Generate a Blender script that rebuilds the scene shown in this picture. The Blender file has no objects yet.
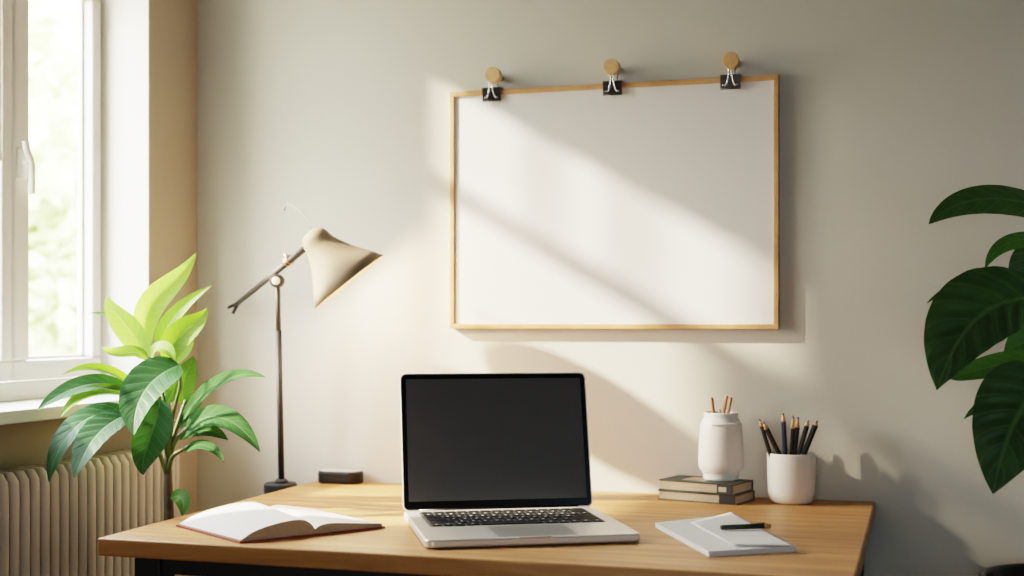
import bpy, bmesh, math, random
from mathutils import Vector as V, Matrix
random.seed(7)
S = bpy.context.scene
COL = S.collection
PI = math.pi

# ------------------------------------------------------------------ camera
FPX, HOR, YAW = 1334.87, 320.82, 0.2986
CAM = V((1.6192, -2.7615, 1.10))
FW = V((-math.sin(YAW), math.cos(YAW), 0))
RT = V((math.cos(YAW), math.sin(YAW), 0))
UP = V((0, 0, 1))
DT = 0.74                      # desk top height
cd = bpy.data.cameras.new('camera')
cam = bpy.data.objects.new('camera', cd); COL.objects.link(cam)
cam.location = CAM; cam.rotation_euler = (PI/2, 0, YAW)
cd.sensor_fit = 'HORIZONTAL'; cd.sensor_width = 36
cd.lens = FPX/1024*36; cd.shift_y = (HOR-288)/1024
cd.clip_start = .05; cd.clip_end = 200
cd.dof.use_dof = True; cd.dof.focus_distance = 2.42; cd.dof.aperture_fstop = 2.6
S.camera = cam

def ray(u, v): return FW + RT*((u-512)/FPX) + UP*((HOR-v)/FPX)
def atd(u, v, d): return CAM + ray(u, v)*d                       # a point at depth d
def aty(u, v, y):
    r = ray(u, v); return CAM + r*((y-CAM.y)/r.y)
def atx(u, v, x):
    r = ray(u, v); return CAM + r*((x-CAM.x)/r.x)
def atz(u, v, z):
    r = ray(u, v); return CAM + r*((z-CAM.z)/r.z)
def depth(p): return (V(p)-CAM).dot(FW)

# ------------------------------------------------------------------ materials
MATS = {}
def mat(name, col, rough=.5, metal=0, spec=.5, noise=0, nscale=20, bump=0, bscale=200, emit=None, es=0, coat=0, sss=0):
    m = bpy.data.materials.new(name); m.use_nodes = True
    nt = m.node_tree; b = nt.nodes['Principled BSDF']
    b.inputs['Base Color'].default_value = (*col, 1)
    b.inputs['Roughness'].default_value = rough
    b.inputs['Metallic'].default_value = metal
    b.inputs['Specular IOR Level'].default_value = spec
    b.inputs['Coat Weight'].default_value = coat
    tc = nt.nodes.new('ShaderNodeTexCoord')
    if noise:
        n = nt.nodes.new('ShaderNodeTexNoise'); n.inputs['Scale'].default_value = nscale; n.inputs['Detail'].default_value = 5
        r = nt.nodes.new('ShaderNodeValToRGB')
        r.color_ramp.elements[0].position = .3; r.color_ramp.elements[1].position = .7
        r.color_ramp.elements[0].color = (*[c*(1-noise) for c in col], 1)
        r.color_ramp.elements[1].color = (*[min(1, c*(1+noise)) for c in col], 1)
        nt.links.new(tc.outputs['Object'], n.inputs['Vector']); nt.links.new(n.outputs['Fac'], r.inputs['Fac'])
        nt.links.new(r.outputs['Color'], b.inputs['Base Color'])
    if bump:
        n = nt.nodes.new('ShaderNodeTexNoise'); n.inputs['Scale'].default_value = bscale; n.inputs['Detail'].default_value = 4
        k = nt.nodes.new('ShaderNodeBump'); k.inputs['Strength'].default_value = bump; k.inputs['Distance'].default_value = .002
        nt.links.new(tc.outputs['Object'], n.inputs['Vector']); nt.links.new(n.outputs['Fac'], k.inputs['Height'])
        nt.links.new(k.outputs['Normal'], b.inputs['Normal'])
    if emit:
        b.inputs['Emission Color'].default_value = (*emit, 1); b.inputs['Emission Strength'].default_value = es
    if sss:
        b.inputs['Subsurface Weight'].default_value = sss; b.inputs['Subsurface Radius'].default_value = (.01, .008, .006)
    MATS[name] = m
    return m

def wood(name, c0, c1, axis=(1, 9, 9), scale=5, rough=.42, planks=0, coat=0):
    m = mat(name, c0, rough, coat=coat); nt = m.node_tree; b = nt.nodes['Principled BSDF']
    tc = nt.nodes.new('ShaderNodeTexCoord'); mp = nt.nodes.new('ShaderNodeMapping'); mp.inputs['Scale'].default_value = axis
    nt.links.new(tc.outputs['Object'], mp.inputs['Vector'])
    n = nt.nodes.new('ShaderNodeTexNoise'); n.inputs['Scale'].default_value = scale; n.inputs['Detail'].default_value = 8
    n.inputs['Roughness'].default_value = .62; n.inputs['Distortion'].default_value = .6
    nt.links.new(mp.outputs['Vector'], n.inputs['Vector'])
    r = nt.nodes.new('ShaderNodeValToRGB')
    r.color_ramp.elements[0].position = .34; r.color_ramp.elements[1].position = .68
    r.color_ramp.elements[0].color = (*c0, 1); r.color_ramp.elements[1].color = (*c1, 1)
    nt.links.new(n.outputs['Fac'], r.inputs['Fac'])
    last = r.outputs['Color']
    if planks:
        sp = nt.nodes.new('ShaderNodeSeparateXYZ'); nt.links.new(tc.outputs['Object'], sp.inputs[0])
        mu = nt.nodes.new('ShaderNodeMath'); mu.operation = 'MULTIPLY'; mu.inputs[1].default_value = planks
        fl = nt.nodes.new('ShaderNodeMath'); fl.operation = 'FLOOR'
        wn = nt.nodes.new('ShaderNodeTexWhiteNoise'); wn.noise_dimensions = '1D'
        mr = nt.nodes.new('ShaderNodeMapRange'); mr.inputs['To Min'].default_value = .80; mr.inputs['To Max'].default_value = 1.08
        nt.links.new(sp.outputs['Y'], mu.inputs[0]); nt.links.new(mu.outputs[0], fl.inputs[0])
        nt.links.new(fl.outputs[0], wn.inputs['W']); nt.links.new(wn.outputs['Value'], mr.inputs['Value'])
        mx = nt.nodes.new('ShaderNodeMix'); mx.data_type = 'RGBA'; mx.blend_type = 'MULTIPLY'; mx.inputs[0].default_value = 1
        nt.links.new(last, mx.inputs[6]); nt.links.new(mr.outputs[0], mx.inputs[7]); last = mx.outputs[2]
    nt.links.new(last, b.inputs['Base Color'])
    k = nt.nodes.new('ShaderNodeBump'); k.inputs['Strength'].default_value = .12; k.inputs['Distance'].default_value = .001
    nt.links.new(n.outputs['Fac'], k.inputs['Height']); nt.links.new(k.outputs['Normal'], b.inputs['Normal'])
    return m

def leafmat(name, c_lo, c_hi, vein, rough=.38, trans=.3, tcol=None, nveins=9, spec=.5):
    m = bpy.data.materials.new(name); m.use_nodes = True; nt = m.node_tree
    b = nt.nodes['Principled BSDF']; out = nt.nodes['Material Output']
    N = nt.nodes.new; L = nt.links.new
    def math_(op, a, bb=None):
        x = N('ShaderNodeMath'); x.operation = op
        for i, q in enumerate((a, bb)):
            if q is None: continue
            if isinstance(q, (int, float)): x.inputs[i].default_value = q
            else: L(q, x.inputs[i])
        return x.outputs[0]
    uv = N('ShaderNodeUVMap'); uv.uv_map = 'leaf'
    sp = N('ShaderNodeSeparateXYZ'); L(uv.outputs[0], sp.inputs[0])
    av = math_('ABSOLUTE', math_('SUBTRACT', sp.outputs['Y'], .5))       # 0 midrib .. .5 edge
    ph = math_('SUBTRACT', math_('MULTIPLY', sp.outputs['X'], nveins), math_('MULTIPLY', av, 3.0))
    fr = math_('ABSOLUTE', math_('SUBTRACT', math_('FRACT', ph), .5))    # 0 at vein
    v1 = N('ShaderNodeMapRange'); v1.inputs['From Min'].default_value = .0; v1.inputs['From Max'].default_value = .10
    v1.inputs['To Min'].default_value = .55; v1.inputs['To Max'].default_value = 0; L(fr, v1.inputs[0])
    v2 = N('ShaderNodeMapRange'); v2.inputs['From Min'].default_value = .012; v2.inputs['From Max'].default_value = .04
    v2.inputs['To Min'].default_value = 1; v2.inputs['To Max'].default_value = 0; L(av, v2.inputs[0])
    vv = math_('MAXIMUM', v1.outputs[0], v2.outputs[0])
    tc = N('ShaderNodeTexCoord'); n = N('ShaderNodeTexNoise'); n.inputs['Scale'].default_value = 14; n.inputs['Detail'].default_value = 4
    L(tc.outputs['Object'], n.inputs['Vector'])
    r = N('ShaderNodeValToRGB'); r.color_ramp.elements[0].position = .35; r.color_ramp.elements[1].position = .65
    r.color_ramp.elements[0].color = (*c_lo, 1); r.color_ramp.elements[1].color = (*c_hi, 1); L(n.outputs['Fac'], r.inputs[0])
    mx = N('ShaderNodeMix'); mx.data_type = 'RGBA'; L(vv, mx.inputs[0]); L(r.outputs[0], mx.inputs[6]); mx.inputs[7].default_value = (*vein, 1)
    L(mx.outputs[2], b.inputs['Base Color'])
    b.inputs['Roughness'].default_value = rough; b.inputs['Specular IOR Level'].default_value = spec
    k = N('ShaderNodeBump'); k.inputs['Strength'].default_value = .35; k.inputs['Distance'].default_value = .002; k.invert = True
    L(vv, k.inputs['Height']); L(k.outputs[0], b.inputs['Normal'])
    t = N('ShaderNodeBsdfTranslucent'); t.inputs[0].default_value = (*(tcol or c_hi), 1)
    ms = N('ShaderNodeMixShader'); ms.inputs[0].default_value = trans
    L(b.outputs[0], ms.inputs[1]); L(t.outputs[0], ms.inputs[2]); L(ms.outputs[0], out.inputs[0])
    return m

M_wall = mat('wall_paint', (.585, .56, .508), .85, spec=.2, noise=.02, nscale=3, bump=.25, bscale=260)
M_wall_left = mat('wall_warm_bounce', (.53, .45, .34), .85, spec=.2, noise=.02, nscale=3, bump=.25, bscale=260)  # warm bounced light is put into this wall's tint
M_ceil = mat('ceiling_paint', (.30, .295, .285), .9, spec=.2)
M_wall_dark = mat('wall_paint_slate', (.16, .17, .18), .85, spec=.2, noise=.02, nscale=3)
M_floor = wood('floor_oak', (.17, .105, .06), (.26, .17, .10), (9, 1, 9), 3, .5)
M_white = mat('window_white', (.82, .79, .74), .35, spec=.4, bump=.03)
M_sill = mat('sill_white', (.84, .82, .78), .4, bump=.03)
M_trim = mat('trim_white', (.78, .76, .72), .5)
M_rad = mat('radiator_enamel', (.47, .42, .36), .5, noise=.02)
M_desk = wood('desk_oak', (.35, .145, .040), (.62, .315, .11), (1.0, 14, 14), 2.2, .45, planks=10)
M_blackmetal = mat('black_powder_coat', (.010, .010, .011), .5, bump=.05)
M_pine = wood('frame_pine', (.44, .23, .092), (.56, .315, .14), (3, 3, 3), 9, .5)
M_peg = wood('peg_beech', (.52, .31, .14), (.64, .41, .20), (8, 2, 8), 8, .5)
M_board = mat('board_white', (.74, .73, .73), .42, spec=.35)
M_clip = mat('clip_black', (.012, .012, .013), .35)
M_steel = mat('steel_wire', (.80, .79, .77), .25, metal=1)
M_alu = mat('aluminium', (.70, .68, .65), .36, metal=.55, bump=.02, bscale=900)
M_alu2 = mat('aluminium_pad', (.47, .46, .445), .28, metal=.55)
M_key = mat('key_black', (.010, .010, .011), .6, spec=.2)
M_well = mat('key_well', (.10, .098, .095), .5, metal=.3)
M_keylegend = mat('key_legend', (.5, .5, .5), .5)
M_bezel = mat('bezel_black', (.006, .006, .007), .22, spec=.35)
M_screen = mat('screen_dark', (.085, .088, .095), .45, spec=.25)
M_paper = mat('paper_white', (.74, .74, .76), .7, spec=.2, noise=.01)
M_page = mat('page_white', (.78, .76, .73), .75, spec=.15, noise=.015)
M_pageedge = mat('page_edge', (.40, .32, .235), .8, noise=.12, nscale=300)
M_cover_red = mat('cover_maroon', (.26, .05, .04), .5)
M_cover_dark = mat('cover_dark_teal', (.040, .052, .046), .6, spec=.2, noise=.35, nscale=30)
M_cover_grey = mat('cover_olive_grey', (.09, .088, .066), .6, spec=.2, noise=.3, nscale=40)
M_label_black = mat('label_black', (.012, .012, .012), .5)
M_label_pale = mat('label_pale', (.42, .36, .29), .6)
M_ceramic = mat('white_ceramic', (.78, .76, .73), .42, spec=.45, bump=.03, bscale=60)
M_ceramic2 = mat('white_ceramic_satin', (.78, .75, .71), .5, spec=.4, bump=.03, bscale=60)
M_pencil = mat('pencil_black', (.012, .012, .012), .35)
M_pencilnavy = mat('pencil_navy', (.012, .022, .055), .35)
M_pencilwood = wood('pencil_wood', (.50, .26, .12), (.62, .36, .19), (6, 6, 2), 20, .6)
M_lead = mat('pencil_lead', (.02, .02, .02), .4)
M_stick = wood('stick_wood', (.33, .14, .07), (.46, .22, .12), (20, 20, 2), 20, .55)
M_greystick = mat('grey_metal', (.30, .29, .28), .35, metal=.6)
M_wire = mat('hook_wire_grey', (.20, .19, .18), .6)
M_pen = mat('pen_green', (.030, .042, .020), .35)
M_brass = mat('brass', (.62, .44, .20), .3, metal=.9)
M_gunmetal = mat('gunmetal', (.050, .040, .033), .55, metal=.2)
M_lampblack = mat('lamp_black', (.018, .018, .019), .55, spec=.3)
M_copper = mat('copper', (.55, .30, .20), .3, metal=.8)
M_shade = mat('shade_enamel', (.29, .222, .155), .65, spec=.12)
M_pivot = mat('pivot_cap', (.85, .72, .55), .3, emit=(1, .75, .45), es=.5)
M_bulb = mat('bulb_glow', (1, .9, .75), .4, emit=(1, .72, .42), es=6)
M_puck = mat('puck_dark', (.009, .009, .009), .5, spec=.3)
M_pucktop = mat('puck_top', (.5, .5, .5), .5)
M_pot = mat('pot_terracotta_grey', (.28, .24, .20), .7, noise=.1)
M_planter = mat('planter_black', (.010, .010, .011), .3)
M_soil = mat('soil', (.05, .035, .025), .95, noise=.4, nscale=60, bump=.8, bscale=80)
M_stem = mat('stem_green', (.085, .12, .030), .5, noise=.2)
M_trunk = mat('trunk_brown', (.085, .060, .035), .75, noise=.3, nscale=50)
M_blind = mat('added_blind_fabric', (.60, .58, .53), .9)
nt = M_blind.node_tree; tb = nt.nodes.new('ShaderNodeBsdfTransparent'); tb.inputs[0].default_value = (1, .98, .95, 1)
mb = nt.nodes.new('ShaderNodeMixShader'); mb.inputs[0].default_value = .22      # sheer fabric of the added blind passes part of the sun
nt.links.new(nt.nodes['Principled BSDF'].outputs[0], mb.inputs[1]); nt.links.new(tb.outputs[0], mb.inputs[2])
nt.links.new(mb.outputs[0], nt.nodes['Material Output'].inputs[0])
LF_y = leafmat('leaf_lime', (.19, .35, .055), (.27, .43, .095), (.40, .55, .21), .5, .40, (.27, .45, .06), spec=.25)
LF_l = leafmat('leaf_light', (.09, .21, .022), (.15, .29, .04), (.28, .42, .14), .5, .36, (.18, .36, .025), spec=.25)
LF_m = leafmat('leaf_mid', (.035, .11, .016), (.065, .16, .028), (.15, .27, .09), .48, .28, (.10, .24, .016), spec=.25)
LF_d = leafmat('leaf_deep', (.014, .058, .020), (.030, .092, .032), (.09, .175, .085), .5, .18, (.05, .15, .02), spec=.2)
LF_s = leafmat('leaf_deep_matte', (.020, .075, .020), (.038, .11, .032), (.09, .19, .075), .7, .2, (.06, .17, .02), spec=.08)
LF_r = leafmat('leaf_dark_glossy', (.028, .068, .022), (.052, .108, .036), (.10, .18, .075), .36, .15, (.05, .14, .02), nveins=8)
LF_r2 = leafmat('leaf_dark_light', (.05, .14, .03), (.08, .19, .05), (.13, .26, .085), .34, .22, (.08, .2, .03), nveins=8)
M_grass = mat('lawn', (.16, .165, .10), .9, noise=.3, nscale=2)
LF_t1 = mat('tree_leaf_pale', (.58, .68, .36), .6, noise=.2, nscale=1.2)
LF_t2 = mat('tree_leaf_mid', (.48, .60, .28), .6, noise=.2, nscale=1.2)

def glassmat():
    m = bpy.data.materials.new('window_glass'); m.use_nodes = True; nt = m.node_tree
    nt.nodes.remove(nt.nodes['Principled BSDF']); out = nt.nodes['Material Output']
    t = nt.nodes.new('ShaderNodeBsdfTransparent'); t.inputs[0].default_value = (.97, .98, .97, 1)
    g = nt.nodes.new('ShaderNodeBsdfGlossy'); g.inputs['Roughness'].default_value = .02
    lw = nt.nodes.new('ShaderNodeLayerWeight'); lw.inputs[0].default_value = .12
    f = nt.nodes.new('ShaderNodeMath'); f.operation = 'MULTIPLY'; f.inputs[1].default_value = .25
    nt.links.new(lw.outputs['Facing'], f.inputs[0])
    mx = nt.nodes.new('ShaderNodeMixShader')
    nt.links.new(f.outputs[0], mx.inputs[0]); nt.links.new(t.outputs[0], mx.inputs[1]); nt.links.new(g.outputs[0], mx.inputs[2])
    nt.links.new(mx.outputs[0], out.inputs[0]); return m
M_glass = glassmat()

# ------------------------------------------------------------------ mesh helpers
def new(): return bmesh.new()
def obj(name, bm, m, parent=None, smooth=False, bevel=0, seg=2, sub=0):
    bmesh.ops.recalc_face_normals(bm, faces=bm.faces)
    me = bpy.data.meshes.new(name); bm.to_mesh(me); bm.free()
    for mm in (m if isinstance(m, (list, tuple)) else [m]): me.materials.append(mm)
    if smooth:
        for p in me.polygons: p.use_smooth = True
    o = bpy.data.objects.new(name, me); COL.objects.link(o)
    if parent is not None:
        o.parent = parent; o.matrix_parent_inverse = world(parent).inverted()
    if bevel:
        b = o.modifiers.new('bevel', 'BEVEL'); b.width = bevel; b.segments = seg; b.limit_method = 'ANGLE'; b.angle_limit = math.radians(40)
        for p in me.polygons: p.use_smooth = True
        w = o.modifiers.new('wn', 'WEIGHTED_NORMAL'); w.keep_sharp = True
    if sub:
        s = o.modifiers.new('sub', 'SUBSURF'); s.levels = sub; s.render_levels = sub
    return o
def world(o):
    m = Matrix.LocRotScale(o.location, o.rotation_euler, o.scale)
    return m if o.parent is None else world(o.parent) @ o.matrix_parent_inverse @ m
def tag(o, label, cat, group=None, kind=None):
    if label: o['label'] = label
    if cat: o['category'] = cat
    if group: o['group'] = group
    if kind: o['kind'] = kind
    return o
def thing(name, loc, label, cat, group=None):
    o = bpy.data.objects.new(name, None); COL.objects.link(o)
    o.empty_display_size = .05; o.location = loc
    return tag(o, label, cat, group)
def struct(o):
    o['kind'] = 'structure'; return o
def box(bm, a, b, mi=0, M=None):
    a, b = V(a), V(b)
    vs = [bm.verts.new((x, y, z)) for x in (a.x, b.x) for y in (a.y, b.y) for z in (a.z, b.z)]
    if M is not None:
        for q in vs: q.co = M @ q.co
    for f in ((0, 1, 3, 2), (4, 6, 7, 5), (0, 4, 5, 1), (2, 3, 7, 6), (0, 2, 6, 4), (1, 5, 7, 3)):
        bm.faces.new([vs[i] for i in f]).material_index = mi
    return vs
def hexa(bm, bot, top):
    """solid from a bottom polygon and a top polygon"""
    n = len(bot); B = [bm.verts.new(p) for p in bot]; T = [bm.verts.new(p) for p in top]
    bm.faces.new(B[::-1]); bm.faces.new(T)
    for i in range(n): bm.faces.new((B[i], B[(i+1) % n], T[(i+1) % n], T[i]))
def lathe(bm, prof, axis=V((0, 0, 1)), org=V((0, 0, 0)), n=40, caps=(False, False)):
    axis = V(axis).normalized(); x = axis.orthogonal().normalized(); y = axis.cross(x)
    rings = []
    for r, h in prof:
        if r < 1e-6: rings.append([bm.verts.new(V(org)+axis*h)])
        else: rings.append([bm.verts.new(V(org)+axis*h+(x*math.cos(2*PI*k/n)+y*math.sin(2*PI*k/n))*r) for k in range(n)])
    for A, B in zip(rings, rings[1:]):
        if len(A) == 1 and len(B) == 1: continue
        for k in range(n):
            k2 = (k+1) % n
            if len(A) == 1: bm.faces.new((A[0], B[k], B[k2]))
            elif len(B) == 1: bm.faces.new((A[k], A[k2], B[0]))
            else: bm.faces.new((A[k], A[k2], B[k2], B[k]))
    if caps[0] and len(rings[0]) > 1: bm.faces.new(rings[0][::-1])
    if caps[1] and len(rings[-1]) > 1: bm.faces.new(rings[-1])
def tube(bm, pts, r, n=12):
    pts = [V(p) for p in pts]; rr = r if isinstance(r, (list, tuple)) else [r]*len(pts)
    prev = None; rings = []
    for i, p in enumerate(pts):
        t = (pts[min(i+1, len(pts)-1)]-pts[max(i-1, 0)]).normalized()
        if prev is None: x = t.orthogonal().normalized()
        else: x = (prev - t*prev.dot(t)).normalized()
        prev = x; y = t.cross(x)
        rings.append([bm.verts.new(p+(x*math.cos(2*PI*k/n)+y*math.sin(2*PI*k/n))*rr[i]) for k in range(n)])
    for A, B in zip(rings, rings[1:]):
        for k in range(n): bm.faces.new((A[k], A[(k+1) % n], B[(k+1) % n], B[k]))
    bm.faces.new(rings[0][::-1]); bm.faces.new(rings[-1])
def bez(pts, n):
    out = []
    for i in range(n+1):
        t = i/n; q = [V(p) for p in pts]
        while len(q) > 1: q = [a.lerp(b, t) for a, b in zip(q, q[1:])]
        out.append(q[0])
    return out
def catmull(pts, n=8):
    pts = [V(p) for p in pts]; P = [pts[0]*2-pts[1]]+pts+[pts[-1]*2-pts[-2]]; out = []
    for i in range(1, len(P)-2):
        for k in range(n):
            t = k/n; a, b, c, d = P[i-1:i+3]
            out.append(.5*((2*b)+(c-a)*t+(2*a-5*b+4*c-d)*t*t+(3*b-a-3*c+d)*t**3))
    out.append(pts[-1]); return out
def rrect(w, h, r, n=6):
    o = []
    for cx, cy, a0 in ((w/2-r, h/2-r, 0), (-w/2+r, h/2-r, PI/2), (-w/2+r, -h/2+r, PI), (w/2-r, -h/2+r, 1.5*PI)):
        for k in range(n+1):
            a = a0+PI/2*k/n; o.append((cx+r*math.cos(a), cy+r*math.sin(a)))
    return o
def prism(bm, poly, z0, z1, M=None):
    M = M or Matrix()
    hexa(bm, [M @ V((x, y, z0)) for x, y in poly], [M @ V((x, y, z1)) for x, y in poly])

# ------------------------------------------------------------------ room
RX, RY, RZ = 3.3, -4.3, 2.6
HY0, HY1, HZ0, HZ1 = -.95, -.206, .925, 2.10     # window hole
bm = new(); box(bm, (-.15, 0, 0), (RX+.2, .2, RZ)); struct(obj('wall_back', bm, M_wall))
bm = new()
box(bm, (-.15, RY, 0), (0, HY0, RZ)); box(bm, (-.15, HY1, 0), (0, 0, RZ))
box(bm, (-.15, HY0, 0), (0, HY1, HZ0)); box(bm, (-.15, HY0, HZ1), (0, HY1, RZ))
bmesh.ops.remove_doubles(bm, verts=bm.verts, dist=1e-5)
struct(obj('wall_left', bm, M_wall_left))
bm = new(); box(bm, (RX, RY, 0), (RX+.2, 0, RZ)); struct(obj('wall_right', bm, M_wall_dark))
bm = new(); box(bm, (-.15, RY-.2, 0), (RX+.2, RY, RZ)); struct(obj('wall_front', bm, M_wall_dark))
bm = new(); box(bm, (-.15, RY-.2, -.2), (RX+.2, .2, 0)); struct(obj('floor', bm, M_floor))
bm = new(); box(bm, (-.15, RY-.2, RZ), (RX+.2, .2, RZ+.2)); struct(obj('ceiling', bm, M_ceil))
M_sill_shade = mat('under_sill_shade', (.23, .205, .15), .85, spec=.2, bump=.2, bscale=260)
bm = new(); box(bm, (-.004, -1.0, .09), (.004, -.17, .9149)); struct(obj('shade_panel_1', bm, M_sill_shade))  # flat panel whose dark colour stands for the shade under the sill
bm = new(); box(bm, (.014, -.014, 0), (RX, 0, .09)); struct(obj('baseboard_back', bm, M_trim, bevel=.003))
bm = new(); box(bm, (0, RY, 0), (.014, 0, .09)); struct(obj('baseboard_left', bm, M_trim, bevel=.003))

# window: reveal lining, outer frame, two casements with glazing bars
win = bpy.data.objects.new('window_1', None); COL.objects.link(win); win.location = (-.14, -.578, .94); struct(win)
bm = new()       # white painted reveal lining (thin boards on jambs and head), with a bead round the opening
box(bm, (-.149, HY1-.006, .94), (.004, HY1, HZ1)); box(bm, (-.149, HY0, .94), (.004, HY0+.006, HZ1))
box(bm, (-.149, HY0+.006, HZ1-.006), (.004, HY1-.006, HZ1))
obj('reveal_lining', bm, M_white, win)
bm = new(); box(bm, (-.16, HY0, .915), (.062, HY1, .94))
sill = obj('window_sill', bm, M_sill, win, bevel=.004)
bm = new()
X0, X1 = -.148, -.115
YA, YB = HY0+.006, HY1-.006
box(bm, (X0, YA, .94), (X1, YB, .978)); box(bm, (X0, YA, HZ1-.03), (X1, YB, HZ1-.006))
box(bm, (X0, YA, .978), (X1, YA+.018, HZ1-.03)); box(bm, (X0, YB-.018, .978), (X1, YB, HZ1-.03))
obj('window_frame', bm, M_white, win, bevel=.004)
def sash(ya, yb, name, sl, sr):
    """casement between ya (near) and yb (far); stile widths sl (near) and sr (far)"""
    e = bpy.data.objects.new(name, None); COL.objects.link(e); e.parent = win
    z0, z1 = .980, 1.826
    bm = new(); x0, x1 = -.144, -.105
    g0, g1, gz0, gz1 = ya+sl, yb-sr, 1.021, z1-.026
    box(bm, (x0, ya, z0), (x1, yb, gz0)); box(bm, (x0, ya, gz1), (x1, yb, z1))
    box(bm, (x0, ya, gz0), (x1, g0, gz1)); box(bm, (x0, g1, gz0), (x1, yb, gz1))
    obj('sash_frame', bm, M_white, e, bevel=.006, seg=3)
    bm = new(); b = .007                               # glazing bead
    box(bm, (-.140, g0, gz0), (-.128, g0+b, gz1)); box(bm, (-.140, g1-b, gz0), (-.128, g1, gz1))
    box(bm, (-.140, g0, gz0), (-.128, g1, gz0+b))
    obj('glazing_bead', bm, M_white, e, bevel=.002)
    bm = new(); box(bm, (-.137, g0, gz0), (-.134, g1, gz1)); obj('pane', bm, M_glass, e)
    return e
s1 = sash(-.520, -.224, 'casement', .05, .032)
s2 = sash(-.926, -.524, 'casement', .034, .034)
# unseen transom light over the casements, slim bars added to shape the sun
tr = bpy.data.objects.new('transom_light', None); COL.objects.link(tr); tr.parent = win
bm = new(); x0, x1 = -.144, -.118
box(bm, (x0, -.926, 1.828), (x1, -.224, 1.845)); box(bm, (x0, -.926, 2.058), (x1, -.224, 2.068))
for ya, yb in ((-.256, -.224), (-.602, -.524), (-.926, -.892)): box(bm, (x0, ya, 1.845), (x1, yb, 2.058))
obj('transom_frame', bm, M_white, tr)
for y in (-.362, -.432, -.745):
    bm = new(); box(bm, (-.143, y-.0075, 1.845), (-.122, y+.0075, 2.058)); obj('glazing_bar', bm, M_white, tr, bevel=.002)
for ya, yb in ((-.524, -.256), (-.892, -.602)):
    bm = new(); box(bm, (-.137, ya, 1.845), (-.134, yb, 2.058)); obj('pane', bm, M_glass, tr)
bm = new()     # lever handle on the meeting stile
hz = 1.415; hy = -.500
box(bm, (-.105, hy-.011, hz-.03), (-.097, hy+.011, hz+.03))
tube(bm, [(-.10, hy, hz), (-.083, hy, hz)], .007)
tube(bm, catmull([(-.081, hy-.016, hz+.042), (-.080, hy-.012, hz+.022), (-.079, hy, hz), (-.079, hy+.001, hz-.03), (-.079, hy, hz-.062)], 6), .007)
obj('window_handle', bm, M_white, s1, smooth=True)
# added blind, out of view, dims the sun through the nearer casement
bl = thing('added_sun_blind', (-.085, -.75, 2.07), 'unseen sheer blind added to dim the sun at the nearer window casement', 'blind')
bm = new(); tube(bm, [(-.085, -.935, 2.055), (-.085, -.575, 2.055)], .018); obj('roller', bm, M_white, bl, smooth=True)
bm = new(); box(bm, (-.1035, -.93, 1.43), (-.1015, -.562, 2.045)); obj('fabric', bm, M_blind, bl)
bm = new(); box(bm, (-.1045, -.93, 1.412), (-.0985, -.562, 1.432)); obj('bottom_bar', bm, M_white, bl, bevel=.003)

# ------------------------------------------------------------------ radiator
rad = thing('radiator', (.06, -.7, 0), 'cream ribbed column radiator under the window', 'radiator')
def rad_section():
    bm = new(); poly = rrect(.074, .0262, .0105, 4)
    prof = [(0, .15, .6), (.0, .17, .95), (0, .20, 1), (0, .79, 1), (0, .815, .95), (0, .832, .7)]
    rings = []
    for _, z, s in prof:
        rings.append([bm.verts.new((x*(1 if s == 1 else .98)*(s if s < .9 else 1), y*s, z)) for x, y in poly])
    n = len(poly)
    for A, B in zip(rings, rings[1:]):
        for k in range(n): bm.faces.new((A[k], A[(k+1) % n], B[(k+1) % n], B[k]))
    bm.faces.new(rings[0][::-1]); bm.faces.new(rings[-1])
    return bm
sec0 = None
for k in range(27):
    y = -.258-.0285*k
    if sec0 is None:
        sec0 = obj('section', rad_section(), M_rad, rad, smooth=True, bevel=.0); sec0.location = (.058, y, 0)
    else:
        c = sec0.copy(); COL.objects.link(c); c.location = (.058, y, 0)
bm = new()
tube(bm, [(.058, -.235, .20), (.058, -1.01, .20)], .016); obj('header_pipe', bm, M_rad, rad, smooth=True)
bm = new(); tube(bm, [(.058, -.235, .785), (.058, -1.01, .785)], .016); obj('header_pipe', bm, M_rad, rad, smooth=True)
bm = new(); box(bm, (.03, -.236, .17), (.086, -.215, .815)); obj('end_panel', bm, M_rad, rad, bevel=.006)
for y in (-.33, -.95):
    bm = new(); box(bm, (.035, y-.012, 0), (.08, y+.012, .17)); obj('foot', bm, M_rad, rad, bevel=.003)

# ------------------------------------------------------------------ desk
DX0, DX1, DY0, DY1 = .3098, 1.5290, -.848, -.006
TH = .030
desk = thing('desk', ((DX0+DX1)/2, (DY0+DY1)/2, 0), 'oak topped desk on a black steel frame standing against the wall', 'desk')
bm = new(); box(bm, (DX0, DY0, DT-TH), (DX1, DY1, DT)); obj('desktop', bm, M_desk, desk, bevel=.004, seg=3)
lx0, lx1, ly0, ly1 = DX0+.078, DX1-.045, DY0+.05, DY1-.04
for x in (lx0, lx1):
    for y in (ly0, ly1):
        bm = new(); box(bm, (x-.024, y-.024, 0), (x+.024, y+.024, DT-TH)); obj('leg', bm, M_blackmetal, desk, bevel=.002)
for y in (ly0, ly1):
    bm = new(); box(bm, (lx0+.024, y-.018, DT-TH-.030), (lx1-.024, y+.018, DT-TH)); obj('rail', bm, M_blackmetal, desk, bevel=.002)
for x in (lx0, lx1):
    bm = new(); box(bm, (x-.018, ly0+.024, DT-TH-.030), (x+.018, ly1-.024, DT-TH)); obj('rail', bm, M_blackmetal, desk, bevel=.002)

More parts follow.
